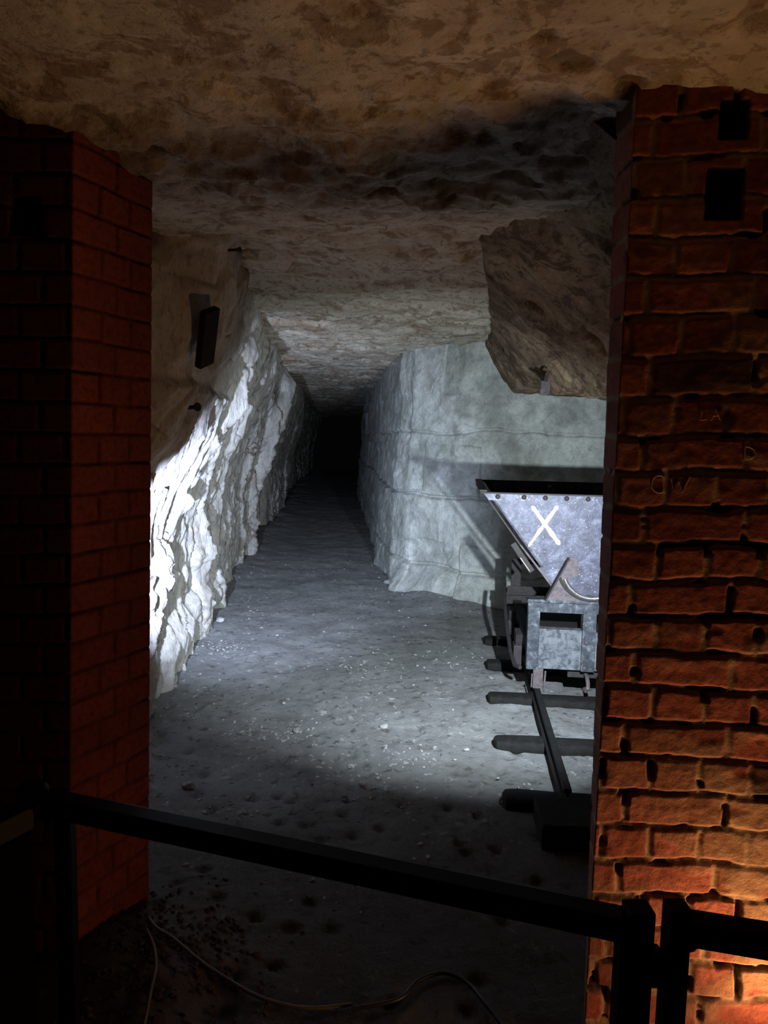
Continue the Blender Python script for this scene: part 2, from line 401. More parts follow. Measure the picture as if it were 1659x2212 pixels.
t2 = (Yg+wv*1.9+0.04*fbm(Yg*9, Zg*7, 0, 3, 5))*5.7-0.5*Zg; fr2 = t2-np.floor(t2); amp2 = _h(np.floor(t2), np.floor(Zg*2.4+wv*4), np.floor(t2)*0, 9)
saw2 = amp2*(fr2**1.5)*ss(1.0, 0.9, fr2)
D = (0.085*saw+0.045*saw2)*low + 0.05*fbm(Yg*1.6, Zg*1.4, 0, 4, 131) + 0.014*fbm(Yg*11, Zg*8, 0, 4, 141)
up = 1-low
c1, c2, ci = cells(Yg*3.2+0.9*fbm(Yg*2, Zg*2, 1, 3, 152), Zg*3.6+0.5*fbm(Yg*2, Zg*2, 2, 3, 153), 61)
D = D + up*(0.07*np.abs(fbm(Yg*3.0, Zg*2.4, 2, 4, 151)) - 0.01 + 0.055*(ci-0.5)*ss(0.0, 0.12, c2-c1) + 0.03*(0.5-c1))
# bulging boss and ledge near the pier
D = D - 0.32*ss(3.40, 3.05, Yg)
D = D + (0.09+0.05*fbm(Yg*2, Zg*2.5, 4, 3, 6))*np.exp(-(((Yg-4.75-0.75*(Zg-1.2)-0.7*wv)/0.17)**2))*ss(0.05, 0.5, Zg)*ss(2.3, 1.9, Zg)
D = D + 0.04*np.exp(-(((Yg-6.1-0.5*(Zg-1.2)-0.7*wv)/0.15)**2))*ss(0.05, 0.5, Zg)*ss(2.3, 1.9, Zg)
g = (Yg + 0.30*fbm(Yg*0.8, Zg*1.7, 7, 4, 161) + 0.05*fbm(Yg*4, Zg*7, 7, 3, 171))*3.1+0.35*Zg; gi = np.floor(g+0.5); gd = np.abs(g-gi)/3.1
ga = _h(gi, gi*0+4, gi*0, 12)*ss(-0.35, 0.2, fbm(gi*3.3, Zg*1.8, 0, 2, 181))
D = D - 0.19*ga*np.exp(-(gd/(0.013+0.0024*Yg))**2)*low
D = D + 0.15*np.exp(-((Yg-9.75-0.3*(Zg-1.2)-0.4*wv)/0.22)**2)*ss(2.45, 2.2, Zg)
D = D + 0.05*ss(1.80, 1.74, Zg+0.03*fbm(Yg*6, Zg*2, 0, 2, 1))*ss(1.0, 1.6, Zg)*ss(5.2, 4.6, Yg)
D = D + 0.09*ss(0.42, 0.22, Zg + 0.1*fbm(Yg*2.5, Zg, 0, 3, 8))*ss(7.5, 5.5, Yg)*ss(3.9, 4.8, Yg)      # skirt of fallen chalk
# recesses that drop into shade
D = D - 0.55*(ss(10.2, 10.45, Yg+0.25*wv)*ss(12.3, 11.9, Yg+0.25*wv))
D = D - 0.60*ss(15.6, 16.0, Yg+0.3*wv)*ss(20.5, 20.0, Yg) - 0.25*ss(20.0, 20.5, Yg)
Xg = Xg + D
wl = grid_obj('wall_left', np.stack([Xg, Yg, Zg+0.02*fbm(Yg*4, Zg*4, 0, 3, 17)], -1), M['chalk_left'],
              {'dirt_shade': np.clip(up*ss(0.05, 0.5, fbm(Yg*4, Zg*3, 5, 4, 19))*0.8, 0, 0.8)}); tag(wl, kind='structure')

# right side: tunnel wall and the back wall behind the wagon, one bent sheet
pts = np.array([(1.4, 34.0), (1.25, 19.6), (0.47, 19.0), (0.50, 14.0), (0.55, 9.0), (0.60, 7.75), (0.70, 7.45), (1.10, 6.95), (1.7, 6.6), (3.3, 6.3)])
seg = np.linalg.norm(np.diff(pts, axis=0), axis=1)
wts = np.array([0.4, 0.3, 1.0, 1.0, 0.5, 0.4, 0.9, 1.0, 1.6])
us = np.concatenate([np.linspace(i, i+1, int(90*w_)+2)[:-1] for i, w_ in enumerate(wts)]+[[len(wts)]])
px_ = np.interp(us, range(len(pts)), pts[:, 0]); py_ = np.interp(us, range(len(pts)), pts[:, 1])
vs_ = np.linspace(-0.15, 2.75, 300)
U, Zr = np.meshgrid(us, vs_)
Xr = np.broadcast_to(px_, U.shape).copy(); Yr = np.broadcast_to(py_, U.shape).copy()
P0 = np.stack([Xr, Yr, Zr], -1); n_ = normals(P0)
n_[..., 2] = 0; n_ /= np.linalg.norm(n_, axis=2, keepdims=True)
side = np.where((n_[..., 0]*(-1)+n_[..., 1]*(-0.6))[..., None] > 0, 1.0, -1.0); n_ = n_*side
S = Xr*1.0 + (7-Yr)*0.35
slope = 0.10*(1-np.clip(Zr/2.4, 0, 1))
Dr = slope + 0.025*fbm(Xr*5, Zr*5, Yr*4, 4, 207) + 0.05*fbm(Xr*1.6+3, Zr*1.8, Yr*0.9, 4, 201) + 0.012*fbm(Xr*9, Zr*9, Yr*7, 4, 211)
blk = np.floor(Zr*2.0+0.25*fbm(Xr*2, Zr*0.5, Yr, 2, 3)); Dr = Dr + 0.05*(_h(blk, np.floor(S*1.7+blk*0.37), blk*0, 6)-0.5)
for zc, am in ((0.30, 0.045), (0.98, 0.06), (1.60, 0.03)):
    zz = Zr - zc - 0.05*fbm(S*2.2, S*0, 1, 3, int(zc*100))
    Dr = Dr - am*np.exp(-(zz/0.014)**2)
tr = ss(7.9, 8.4, Yr); Dr = Dr + tr*0.04*np.abs(fbm(Yr*2.6, Zr*1.0, 0, 4, 221))
Dr = Dr + 0.18*ss(0.34, 0.0, Zr+0.08*fbm(S*3, Zr*2, 0, 3, 4))*ss(7.8, 7.3, Yr)
dirt_shade = 0.35*ss(0.25, 0.6, fbm(S*2.5, Zr*2.2, 0, 4, 231))
Pr = P0 + n_*Dr[..., None]
wr = grid_obj('wall_right', Pr, M['chalk_right'], {'dirt_shade': dirt_shade}); tag(wr, kind='structure')

# right side of the near chamber (mostly behind the pier) and the big overhang above the wagon
def sheet(rows, nu, nv, disp, material, name, dirtf=None, sgn=1):
    """rows: list of 3-D polylines (same count) from top to bottom; spline-free bilinear patch"""
    R = np.array(rows, float); nr, nc, _ = R.shape
    u = np.linspace(0, nc-1, nu); v = np.linspace(0, nr-1, nv)
    A = np.stack([[np.interp(u, range(nc), R[i, :, k]) for k in range(3)] for i in range(nr)])   # nr,3,nu
    Pn = np.stack([[np.interp(v, range(nr), A[:, k, j]) for j in range(nu)] for k in range(3)], -1)  # nu,nv,3
    Pn = Pn.transpose(1, 0, 2)
    for _ in range(6):                       # round the creases
        Pn[1:-1] = (Pn[:-2]+2*Pn[1:-1]+Pn[2:])/4
    nn = normals(Pn)*sgn
    d = disp(Pn[..., 0], Pn[..., 1], Pn[..., 2]); Pn = Pn + nn*d[..., None]
    di = dirtf(Pn[..., 0], Pn[..., 1], Pn[..., 2]) if dirtf else np.zeros(d.shape)
    return grid_obj(name, Pn, material, {'dirt_shade': di})
def d_over(x, y, z):
    a = fbm(x*2.2, y*2.6, z*2.2, 4, 301)
    c1, c2, ci = cells(y*4.6+0.5*a, (x-z)*2.6+0.7*a, 33)
    pit = (ci > 0.66)*ss(0.30, 0.12, c1)
    return (0.05*a + 0.016*fbm(x*10, y*10, z*10, 4, 311) - 0.035*pit)*ss(2.5, 2.2, z)
def dirt_over(x, y, z):
    a = fbm(x*2.2, y*2.6, z*2.2, 4, 301)
    c1, c2, ci = cells(y*4.6+0.5*a, (x-z)*2.6+0.7*a, 33)
    return np.clip(0.6*(ci > 0.66)*ss(0.30, 0.12, c1)+0.3*ss(0, 0.5, a), 0, 0.8)
ov = [
 [(0.47, 1.9, 2.60), (0.52, 3.2, 2.62), (0.76, 4.26, 2.62), (1.15, 6.0, 2.62), (1.30, 7.4, 2.62)],
 [(0.52, 1.9, 2.40), (0.55, 3.2, 2.38), (0.80, 4.26, 2.38), (1.17, 6.0, 2.38), (1.34, 7.4, 2.38)],
 [(1.10, 1.9, 2.00), (1.14, 3.2, 1.98), (1.26, 4.26, 1.99), (1.33, 5.8, 2.06), (1.50, 7.4, 2.1)],
 [(1.34, 1.9, 1.72), (1.34, 3.5, 1.76), (1.42, 4.4, 1.80), (1.40, 5.7, 1.96), (1.60, 7.4, 2.0)],
 [(1.70, 1.9, 1.68), (1.70, 3.5, 1.74), (1.75, 4.4, 1.78), (1.80, 5.8, 1.92), (1.9, 7.4, 1.98)],
 [(3.20, 1.9, 1.70), (3.20, 3.5, 1.76), (3.20, 4.4, 1.80), (3.2, 5.9, 1.90), (3.2, 7.4, 1.98)],
]
oh = sheet(ov, 420, 320, d_over, M['chalk_overhang'], 'wall_right_upper', dirt_over, 1); tag(oh, kind='structure')
sd = [[(3.0, 1.9, 1.95), (3.0, 6.6, 1.95)], [(3.0, 1.9, -0.1), (3.0, 6.6, -0.1)]]
tag(sheet(sd, 120, 60, lambda x, y, z: 0.05*fbm(y*2, z*2, 0, 4, 3), M['chalk_right'], 'wall_right_side'), kind='structure')

# ------------------------------------------------------------------ brick piers
def pier(name, corners_b, corners_t, z0, z1, dz, steps, mortar_w, relief, irregular, material, seed, course=0.081, hole=(), start=0, rough_seg=(), label=None, cat='pillar', split=None, shaded_segs=(), calm=()):
    """corners: plan polyline, walked so that the outside is on the right hand; steps = sample size per segment"""
    cb, ct = np.array(corners_b, float), np.array(corners_t, float)
    nseg = len(cb)-1
    us, sid, arc = [], [], []
    acc = 0.0
    for i in range(nseg):
        L = np.linalg.norm(cb[i+1]-cb[i]); k = max(2, int(L/steps[i]))
        u = np.linspace(0, 1, k, endpoint=(i == nseg-1))
        us += list(i+u); sid += [i]*len(u); arc += list(acc+u*L); acc += L
    us, sid, arc = np.array(us), np.array(sid), np.array(arc)
    zs = np.arange(z0, z1, dz)
    T = ((zs-z0)/(z1-z0))[:, None]
    def pl(c, k): return np.interp(us, range(nseg+1), c[:, k])[None, :]
    Xp = pl(cb, 0)*(1-T)+pl(ct, 0)*T; Yp = pl(cb, 1)*(1-T)+pl(ct, 1)*T
    Zp = np.broadcast_to(zs[:, None], Xp.shape).copy()
    d = cb[1:]-cb[:-1]; d /= np.linalg.norm(d, axis=1, keepdims=True)
    nrm = np.stack([d[:, 1], -d[:, 0]], 1)
    nv_ = nrm[sid]
    # blend the normals at the corners
    Wt = np.exp(-((arc[:, None]-arc[None, :])/0.007)**2)*np.gradient(arc)[None, :]
    nb = Wt @ nv_; nb /= np.linalg.norm(nb, axis=1, keepdims=True)
    A = np.broadcast_to(arc, Xp.shape)
    Sg = np.broadcast_to(sid, Xp.shape)
    irr = np.full(Xp.shape, irregular); 
    rg = np.isin(Sg, rough_seg)
    ir = np.where(rg, irregular*1.0, irregular)
    wa = A + ir*0.010*fbm(A*7, Zp*7, 0, 3, seed) ; wz = Zp + ir*(0.017*fbm(A*3.5, Zp*2.5, 0, 3, seed+1)+0.004*fbm(A*16, Zp*16, 0, 2, seed+2))
    row = np.floor(wz/course); fz = wz/course-row
    hdr = (row % 2) == 0
    pitch = np.where(hdr, 0.1175, 0.235)
    off = np.where(hdr, 0.0, 0.0587) + ir*0.03*_h(row, row*0+1, row*0, seed)
    cs = (wa+off+start)/pitch; colm = np.floor(cs); fc = (cs-colm)*pitch
    rnd = _h(row, colm, row*0, seed+4); rnd2 = _h(row, colm, row*0, seed+5)
    dzm = np.minimum(fz, 1-fz)*course; dxm = np.minimum(fc, pitch-fc)
    wob = 1+ir*0.8*fbm(A*22, Zp*22, 0, 3, seed+6)
    mw_ = mortar_w*wob*0.5
    e = np.minimum(dzm, dxm)
    round_ = np.hypot(np.maximum(0, 0.012-dzm), np.maximum(0, 0.012-dxm)); e = np.minimum(e, 0.012-round_)
    brick = ss(mw_*0.7, mw_*0.7+0.005+0.003*ir, e)
    smear = ir*ss(-0.12, 0.26, fbm(A*5.5, Zp*7.5, 3, 4, seed+7))*(0.35+0.65*ss(1.85, 2.10, A) if irregular > 0.5 else 1)           # mortar smeared over brick edges
    smear_b = smear*ss(mw_*0.7+0.025, mw_*0.7, e)
    mort = np.clip(np.maximum(1-brick, smear_b), 0, 1)
    hh = relief*(brick-1) + relief*1.25*smear_b*(1+0.5*fbm(A*18, Zp*18, 4, 3, seed+16))
    void = ss(0.12, 0.34, fbm(A*11, Zp*20, 5, 3, seed+8))*(1-brick)*np.clip(ir, 0, 1)
    hh = hh - 0.014*void
    tool = (1-brick)*(1-ss(0.0, 0.16, fz))*(dzm < dxm)*ss(-0.35, 0.1, fbm(A*6, Zp*3, 7, 3, seed+15))                      # raked shadow gap under each course
    hh = hh - 0.007*tool*np.clip(1.2-0.6*ir, 0.3, 1)
    hh = hh + brick*ir*(0.0022*(rnd-0.5)+0.0010*fbm(A*14, Zp*14, rnd*5, 3, seed+9)+0.002*(rnd2-0.5)*(fz-0.5))
    hh = hh + 0.0012*fbm(A*40, Zp*40, 0, 3, seed+10)
    chip = ir*ss(0.5, 0.7, fbm(A*9, Zp*9, 9, 3, seed+11))*ss(0.03, 0.0, e); hh = hh-0.006*chip
    pier_dirt_shade = np.clip(0.9*void + 0.3*ss(0.2, 0.6, fbm(A*3, Zp*4, 0, 4, seed+12))*ir, 0, 1)
    pier_dirt_shade = np.where(rnd > 0.94, np.maximum(pier_dirt_shade, 0.75*np.clip(ir, 0, 1)*brick), pier_dirt_shade)
    for (i, a0, a1, b0, b1) in hole:
        s0 = arc[sid == i][0]
        inside = ss(a0-0.004, a0+0.002, A-s0)*ss(a1+0.004, a1-0.002, A-s0)*ss(b0-0.004, b0+0.002, Zp)*ss(b1+0.004, b1-0.002, Zp)*(Sg == i)
        hh = hh - 0.15*inside; wide = ss(a0-0.009, a0-0.004, A-s0)*ss(a1+0.009, a1+0.004, A-s0)*ss(b0-0.009, b0-0.004, Zp)*ss(b1+0.009, b1+0.004, Zp)*(Sg == i)
        pier_dirt_shade = np.maximum(pier_dirt_shade, wide); mort = mort*(1-wide)  # hole insides coloured near black, shade put into the colour
    for i in calm: hh = np.where(Sg == i, hh*0.3, hh)
    for i in shaded_segs: pier_dirt_shade = np.where(Sg == i, np.maximum(pier_dirt_shade, 0.72), pier_dirt_shade)  # whole faces coloured darker to stand in for shade
    Pp = np.stack([Xp + nb[None, :, 0]*hh, Yp + nb[None, :, 1]*hh, Zp], -1)
    tone = np.clip(rnd*0.8+0.1+0.25*fbm(A*8, Zp*8, 0, 3, seed+13), 0, 1)
    o = grid_obj(name, Pp, material, {'mortar': mort, 'tone': tone, 'dirt_shade': pier_dirt_shade}, smooth=True)
    if label: tag(o, label, cat)
    return o
# right pier: back, reveal, wide front face (walked so that the outward normal is on the right)
RB = [(2.2, 2.1), (0.78, 1.98), (0.662, 1.80), (0.627, 1.70), (1.75, 1.57)]
RT = [(2.2, 2.1), (0.78, 1.98), (0.624, 1.80), (0.634, 1.70), (1.75, 1.57)]
rp = pier('brick_pillar', RB, RT, -0.12, 2.52, 0.0042, [0.05, 0.006, 0.004, 0.0042], 0.010, 0.0042, 1.0, M['old_brick'], 40, course=0.0872,
     hole=((3, 0.172, 0.246, 2.053, 2.155), (3, 0.192, 0.246, 2.225, 2.30)), shaded_segs=(), calm=(1, 2),
     label='rough old brick pillar with smeared mortar filling the right side of the opening', cat='pillar')
for p in rp.data.polygons: pass
# left pier: front face with shade put into its colour, smooth red inner face, back
LB = [(-2.4, 2.10), (-0.752, 1.98), (-0.604, 2.25), (-0.75, 2.42), (-2.4, 2.45)]
LT = [(-2.4, 2.10), (-0.683, 1.98), (-0.560, 2.25), (-0.75, 2.42), (-2.4, 2.45)]
LB = [(-2.4, 2.02), (-0.752, 1.98), (-0.604, 2.25), (-0.75, 2.42), (-2.4, 2.45)]; LT = [(-2.4, 2.02), (-0.683, 1.98), (-0.560, 2.25), (-0.75, 2.42), (-2.4, 2.45)]
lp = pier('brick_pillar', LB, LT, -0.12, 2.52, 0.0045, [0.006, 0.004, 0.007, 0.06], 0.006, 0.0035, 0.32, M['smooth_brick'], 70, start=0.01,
     hole=((0, 1.50, 1.565, 2.04, 2.13),), shaded_segs=(0,), calm=(2,), label='smooth red brick pillar with a front coloured dark as shade on the left of the opening', cat='pillar')

# scratched chalk letters on the right pier
def pier_pt(px, py):
    p0 = np.array([0.618, 1.70, 0]); n = np.array([-0.13, -1.132, 0]); n /= np.linalg.norm(n)
    d = CF + CR*(px-CX)/F - CU*(py-CY)/F; o = np.array([0, 0, H]); t = ((p0-o)@n)/(d@n)
    return o+d*t+n*0.001
def strokes(name, lines, r, material, parent, label):
    mb = MB()
    for ln in lines: mb.tube([pier_pt(*p) for p in ln], r, 6)
    return mb.obj(name, material, parent, True, label)
arc = lambda cx, cy, rx, ry, a0, a1, n=10: [(cx+rx*math.cos(math.radians(a0+(a1-a0)*i/n)), cy+ry*math.sin(math.radians(a0+(a1-a0)*i/n))) for i in range(n+1)]
strokes('chalked_letter', [arc(1424, 1046, 17, 19, -50, -310)], 0.0016, M['chalk_scratch'], rp, 'scratched letter C')
strokes('chalked_letter', [[(1449, 1034), (1455, 1062), (1466, 1040), (1474, 1064), (1489, 1030)]], 0.0016, M['chalk_scratch'], rp, 'scratched letter W')
strokes('chalked_letter', [[(1516, 888), (1511, 908), (1528, 906)]], 0.0014, M['chalk_scratch'], rp, 'scratched letter L')
strokes('chalked_letter', [[(1536, 908), (1545, 884), (1556, 908)], [(1540, 899), (1553, 898)]], 0.0014, M['chalk_scratch'], rp, 'scratched letter A')
strokes('chalked_letter', [[(1609, 965), (1606, 994)], arc(1609, 979, 22, 14, -90, 90)], 0.0015, M['chalk_scratch'], rp, 'scratched letter D')

# ================================================================== TRACK AND WAGON
A = math.radians(8.9)
TRK = (1.12, 4.15, 0.0)           # near end of the wagon over the left rail
def T(x, y, z=0.0):
    return Vector((TRK[0] + x*math.cos(A) + y*math.sin(A), TRK[1] - x*math.sin(A) + y*math.cos(A), z))
def rail(x, label, y0):
    mb = MB(); prof = [(-0.030, 0.055), (0.030, 0.055), (0.028, 0.062), (0.006, 0.068), (0.006, 0.088), (0.017, 0.093), (0.017, 0.106), (0.013, 0.110), (-0.013, 0.110), (-0.017, 0.106), (-0.017, 0.093), (-0.006, 0.088), (-0.006, 0.068), (-0.028, 0.062)]
    mb.prism_xz([(px, pz) for px, pz in prof], y0, 2.3)
    o = mb.obj('track_rail', M['rail_steel']); o.location = T(x, 0); o.rotation_euler = (0, 0, -A)
    return tag(o, label, 'rail')
rail(0.022, 'dark iron rail running out from under the left side of the wagon', -1.27)
rail(0.622, 'dark iron rail under the right side of the wagon, half hidden behind the pillar', -1.27)
sl_lab = ['topmost far sleeper, its stub end beyond the wagon against the dark corner', 'far sleeper stub poking out left beside the wagon wheels',
          'dark rounded sleeper directly below the front of the wagon', 'middle of the three bare sleepers in front of the wagon',
          'largest bare sleeper nearest the barrier, crossing the end of the rail']
for k, (sx, sy) in enumerate([(1.07, 5.42), (0.977, 4.836), (0.864, 4.19), (0.771, 3.55), (0.691, 2.97)]):
    ly = (sy-TRK[1])*math.cos(A)+(sx-TRK[0])*math.sin(A); lx = (sx-TRK[0])*math.cos(A)-(sy-TRK[1])*math.sin(A)
    wd = [0.12, 0.12, 0.115, 0.12, 0.13][k]
    mb = MB(); n = 20; Ls = 1.30; rings = []
    nL = 26
    for i in range(nL+1):
        x = Ls*i/nL if 0 < i < nL else Ls*i/nL
        e = min(i, nL-i); sc = [0.45, 0.86, 0.97, 1, 1][min(e, 4)]
        xx = [0, 0.012, 0.035, 0.07][e] if i <= 3 else (Ls-[0, 0.012, 0.035, 0.07][e] if e <= 3 else x)
        ring = []
        for q in range(n):
            th = 2*math.pi*q/n; cy_, cz_ = math.cos(th), math.sin(th)
            yy = wd/2*sc*math.copysign(abs(cy_)**0.55, cy_); zz = 0.037*math.copysign(abs(cz_)**0.5, cz_)*(0.6+0.4*sc)
            jit = 0.003*float(vn(xx*9+k*7, q*0.8, k*3.1, 3))
            ring.append(mb.bm.verts.new((xx, yy+jit, 0.022+zz+jit)))
        rings.append(ring)
    for a, b_ in zip(rings, rings[1:]):
        for q in range(n): mb.bm.faces.new((a[q], a[(q+1) % n], b_[(q+1) % n], b_[q]))
    mb.bm.faces.new(rings[0][::-1]); mb.bm.faces.new(rings[-1])
    o = mb.obj('track_sleeper', M['sleeper'], None, True); o.location = T(lx, ly); o.rotation_euler = (0, 0, -A+[0.01, -0.01, 0.0, 0.015, -0.01][k])
    tag(o, sl_lab[k], 'sleeper', 'sleepers under the mine track')
# dark timber block at the end of the track
mb = MB(); mb.box((-0.02, -0.12, 0), (0.62, 0.12, 0.10), 0.012); o = mb.obj('timber_block', M['timber']); o.location = (0.80, 2.74, 0.0); o.rotation_euler = (0, 0, -0.12)
tag(o, 'black timber block lying on the floor at the near end of the rail', 'block')

# --- the wagon: local x to the right (0 = left rail), y away from the camera, z up
wg = empty('mine_wagon', T(0, 0), -A, label='blotchy grey steel V shaped tipping mine wagon marked with a white X', cat='mine wagon')
CXW = 0.30; LEN = 1.10
def mir(poly): return [(2*CXW-x, z) for x, z in poly][::-1]
# hopper: V section with thick plates, open top
th_ = 0.008
outer = [(-0.300, 1.240), (0.140, 0.655), (0.46, 0.655), (0.900, 1.240)]
inner = [(0.888, 1.240), (0.452, 0.665), (0.148, 0.665), (-0.288, 1.240)]
mb = MB(); mb.prism_xz([outer[0], outer[1], inner[2], inner[3]], 0, LEN); mb.prism_xz([outer[1], outer[2], inner[1], inner[2]], 0, LEN); mb.prism_xz([outer[2], outer[3], inner[0], inner[1]], 0, LEN)
mb.prism_xz(outer, 0, th_); mb.prism_xz(outer, LEN-th_, LEN)
hop = mb.obj('hopper', M['blotchy_steel'], wg)
mb = MB()
mb.beam((-0.328, -0.014, 1.247), (-0.328, LEN+0.014, 1.247), 0.045, 0.020, 0.004)
mb.beam((0.928, -0.014, 1.247), (0.928, LEN+0.014, 1.247), 0.045, 0.020, 0.004)
mb.box((-0.345, -0.030, 1.236), (0.945, 0.006, 1.245), 0.002); mb.box((-0.345, LEN-0.006, 1.205), (0.945, LEN+0.030, 1.252), 0.003)
mb.obj('rim', M['dark_iron'], wg, label='dark iron rim')
mb = MB(); mb.prism_xz([(-0.294, 1.198), (-0.325, 1.236), (0.925, 1.236), (0.894, 1.198)], -0.007, 0.0); mb.obj('top_flange', M['blotchy_steel'], wg)
mb = MB(); mb.prism_xz([(0.003, 0.818), (0.105, 0.700), (0.495, 0.700), (0.597, 0.818)], -0.0035, 0.0); mb.obj('lower_plate', M['blotchy_steel'], wg)
for x in (-0.244, -0.095, 0.024, 0.143, 0.262, 0.381, 0.50, 0.62, 0.74, 0.844):
    mb = MB(); mb.lathe([(-0.017, 0.004), (-0.015, 0.010), (-0.010, 0.014), (-0.006, 0.0145)], (x, 0, 1.219), 'y', 14); mb.obj('rivet', M['dark_iron'], wg, True)
mb = MB(); mb.lathe([(-0.007, 0.003), (-0.004, 0.010), (0, 0.011)], (0.175, LEN-0.01, 1.215), 'y', 14); mb.obj('rivet', M['bright_steel'], wg, True, 'pale rivet on the dark rim')
# angle iron along the sloping front edge
for m_ in (0, 1):
    p = [(-0.300, 1.198), (-0.290, 1.198), (-0.100, 0.945), (-0.111, 0.945)]
    mb = MB(); mb.prism_xz(mir(p) if m_ else p, -0.012, 0.002); mb.obj('edge_angle', M['dark_iron'], wg)
p = [(-0.111, 0.945), (-0.100, 0.945), (0.135, 0.660), (0.122, 0.655)]
mb = MB(); mb.prism_xz(p, -0.008, 0.002); mb.obj('edge_angle', M['rust_iron'], wg)
# latch bar on the lower slope
mb = MB(); mb.beam((-0.150, -0.02, 0.955), (-0.035, -0.02, 0.795), 0.034, 0.022, 0.004, (0, 1, 0)); mb.obj('latch_bar', M['dark_iron'], wg)
mb = MB(); mb.beam((-0.105, -0.036, 0.875), (-0.050, -0.036, 0.800), 0.004, 0.006, 0.001, (0, 1, 0)); mb.obj('latch_pin', M['bright_steel'], wg)
# painted X
def brush(p, q, w0, w1, seed):
    P_, Q_ = Vector((p[0], 0, p[1])), Vector((q[0], 0, q[1])); d = (Q_-P_).normalized(); nrm_ = Vector((d.z, 0, -d.x)); mb.rnd = random.Random(seed)
    n = 24; L, R_ = [], []
    for i in range(n+1):
        t = i/n; c = P_.lerp(Q_, t); w_ = (w0*(1-t)+w1*t)*(1+0.12*math.sin(t*19+seed)+mb.rnd.uniform(-0.1, 0.1))*min(1, math.sqrt(max(0.02, min(t, 1-t)*22)))
        L.append((c+nrm_*w_/2)); R_.append((c-nrm_*w_/2))
    poly = [(v.x, v.z) for v in L]+[(v.x, v.z) for v in R_[::-1]]
    mb.prism_xz(poly, -0.0015-0.0006*seed, -0.0002)
class MBX(MB): pass
mb = MB(); mb.rnd = None; brush((-0.050, 1.172), (0.117, 0.952), 0.020, 0.026, 1); brush((0.095, 1.176), (-0.060, 0.935), 0.024, 0.015, 2)
mb.obj('painted_x', M['white_paint'], wg, label='white painted X on the end of the hopper')
# rocker brackets and arc
for m_ in (0, 1):
    p = [(0.040, 0.640), (0.152, 0.868), (0.163, 0.884), (0.180, 0.892), (0.198, 0.886), (0.212, 0.866), (0.222, 0.835), (0.224, 0.790), (0.170, 0.770), (0.175, 0.735), (0.205, 0.700), (0.27, 0.664), (0.28, 0.640)]
    mb = MB(); mb.prism_xz(mir(p) if m_ else p, -0.052, -0.040)
    mb.obj('rocker_bracket', M['rust_iron'], wg)
    e = [(0.040, 0.640), (0.152, 0.868), (0.163, 0.884)]
    mb = MB(); q = [(0.040, 0.640), (0.152, 0.868), (0.165, 0.886), (0.171, 0.880), (0.158, 0.862), (0.050, 0.640)]
    mb.prism_xz(mir(q) if m_ else q, -0.075, -0.010); mb.obj('bracket_flange', M['dark_iron'], wg)
arcp = [(CXW+0.165*math.cos(t), 0.825+0.165*math.sin(t)) for t in np.linspace(math.radians(200), math.radians(340), 22)]
mb = MB(); mb.tube([(x, -0.062, z) for x, z in arcp], 0.012, 10); mb.obj('rocker_arc', M['bright_steel'], wg, True, 'worn shiny curved rocker bar')
arcp = [(CXW+0.190*math.cos(t), 0.825+0.178*math.sin(t)) for t in np.linspace(math.radians(197), math.radians(343), 22)]
mb = MB(); mb.tube([(x, -0.056, z) for x, z in arcp], 0.008, 8); mb.obj('rocker_arc', M['dark_iron'], wg, True, 'dark lower curved rocker bar')
# front end frame
def end_frame(y0, y1, mt):
    nm = 'end_frame'
    mb = MB()
    mb.box((-0.056, y0-0.02, 0.622), (0.656, y1+0.02, 0.640), 0.004)          # top flange
    mb.box((-0.050, y0, 0.562), (0.650, y0+0.012, 0.622), 0.002)              # web
    fr = mb.obj(nm, mt, wg)
    for a, b_ in ((-0.048, 0.020), (0.262, 0.338), (0.580, 0.648)):
        mb = MB(); mb.box((a, y0-0.006, 0.225), (b_, y0+0.012, 0.622), 0.003); mb.box((a, y0, 0.225), (a+0.010, y0+0.07, 0.622), 0.002)
        mb.box((b_-0.010, y0, 0.225), (b_, y0+0.07, 0.622), 0.002)
        mb.obj('frame_post', mt, fr)
    return fr
ef = end_frame(-0.03, 0.04, M['frame_steel'])
mb = MB(); mb.box((0.015, -0.012, 0.225), (0.585, 0.0, 0.452), 0.003); mb.box((0.015, -0.018, 0.344), (0.262, -0.010, 0.352), 0.001); mb.box((0.020, -0.012, 0.452), (0.262, 0.05, 0.460), 0.002)
mb.obj('end_plate', M['plate_steel'], wg)
for x, z in ((0.278, 0.50), (0.285, 0.40), (0.275, 0.30), (0.28, 0.25)):
    mb = MB(); mb.lathe([(-0.048, 0.003), (-0.046, 0.008), (-0.036, 0.010)], (x, 0, z), 'y', 12); mb.obj('bolt', M['rust_iron'], ef, True)
mb = MB(); mb.box((-0.006, -0.035, 0.112), (0.052, -0.020, 0.232), 0.004); mb.beam((0.058, -0.036, 0.095), (0.063, -0.036, 0.22), 0.010, 0.014, 0.002, (0, 1, 0)); mb.beam((-0.014, -0.036, 0.12), (-0.012, -0.036, 0.20), 0.008, 0.012, 0.002, (0, 1, 0))
mb.obj('guard_foot', M['rust_iron'], wg)
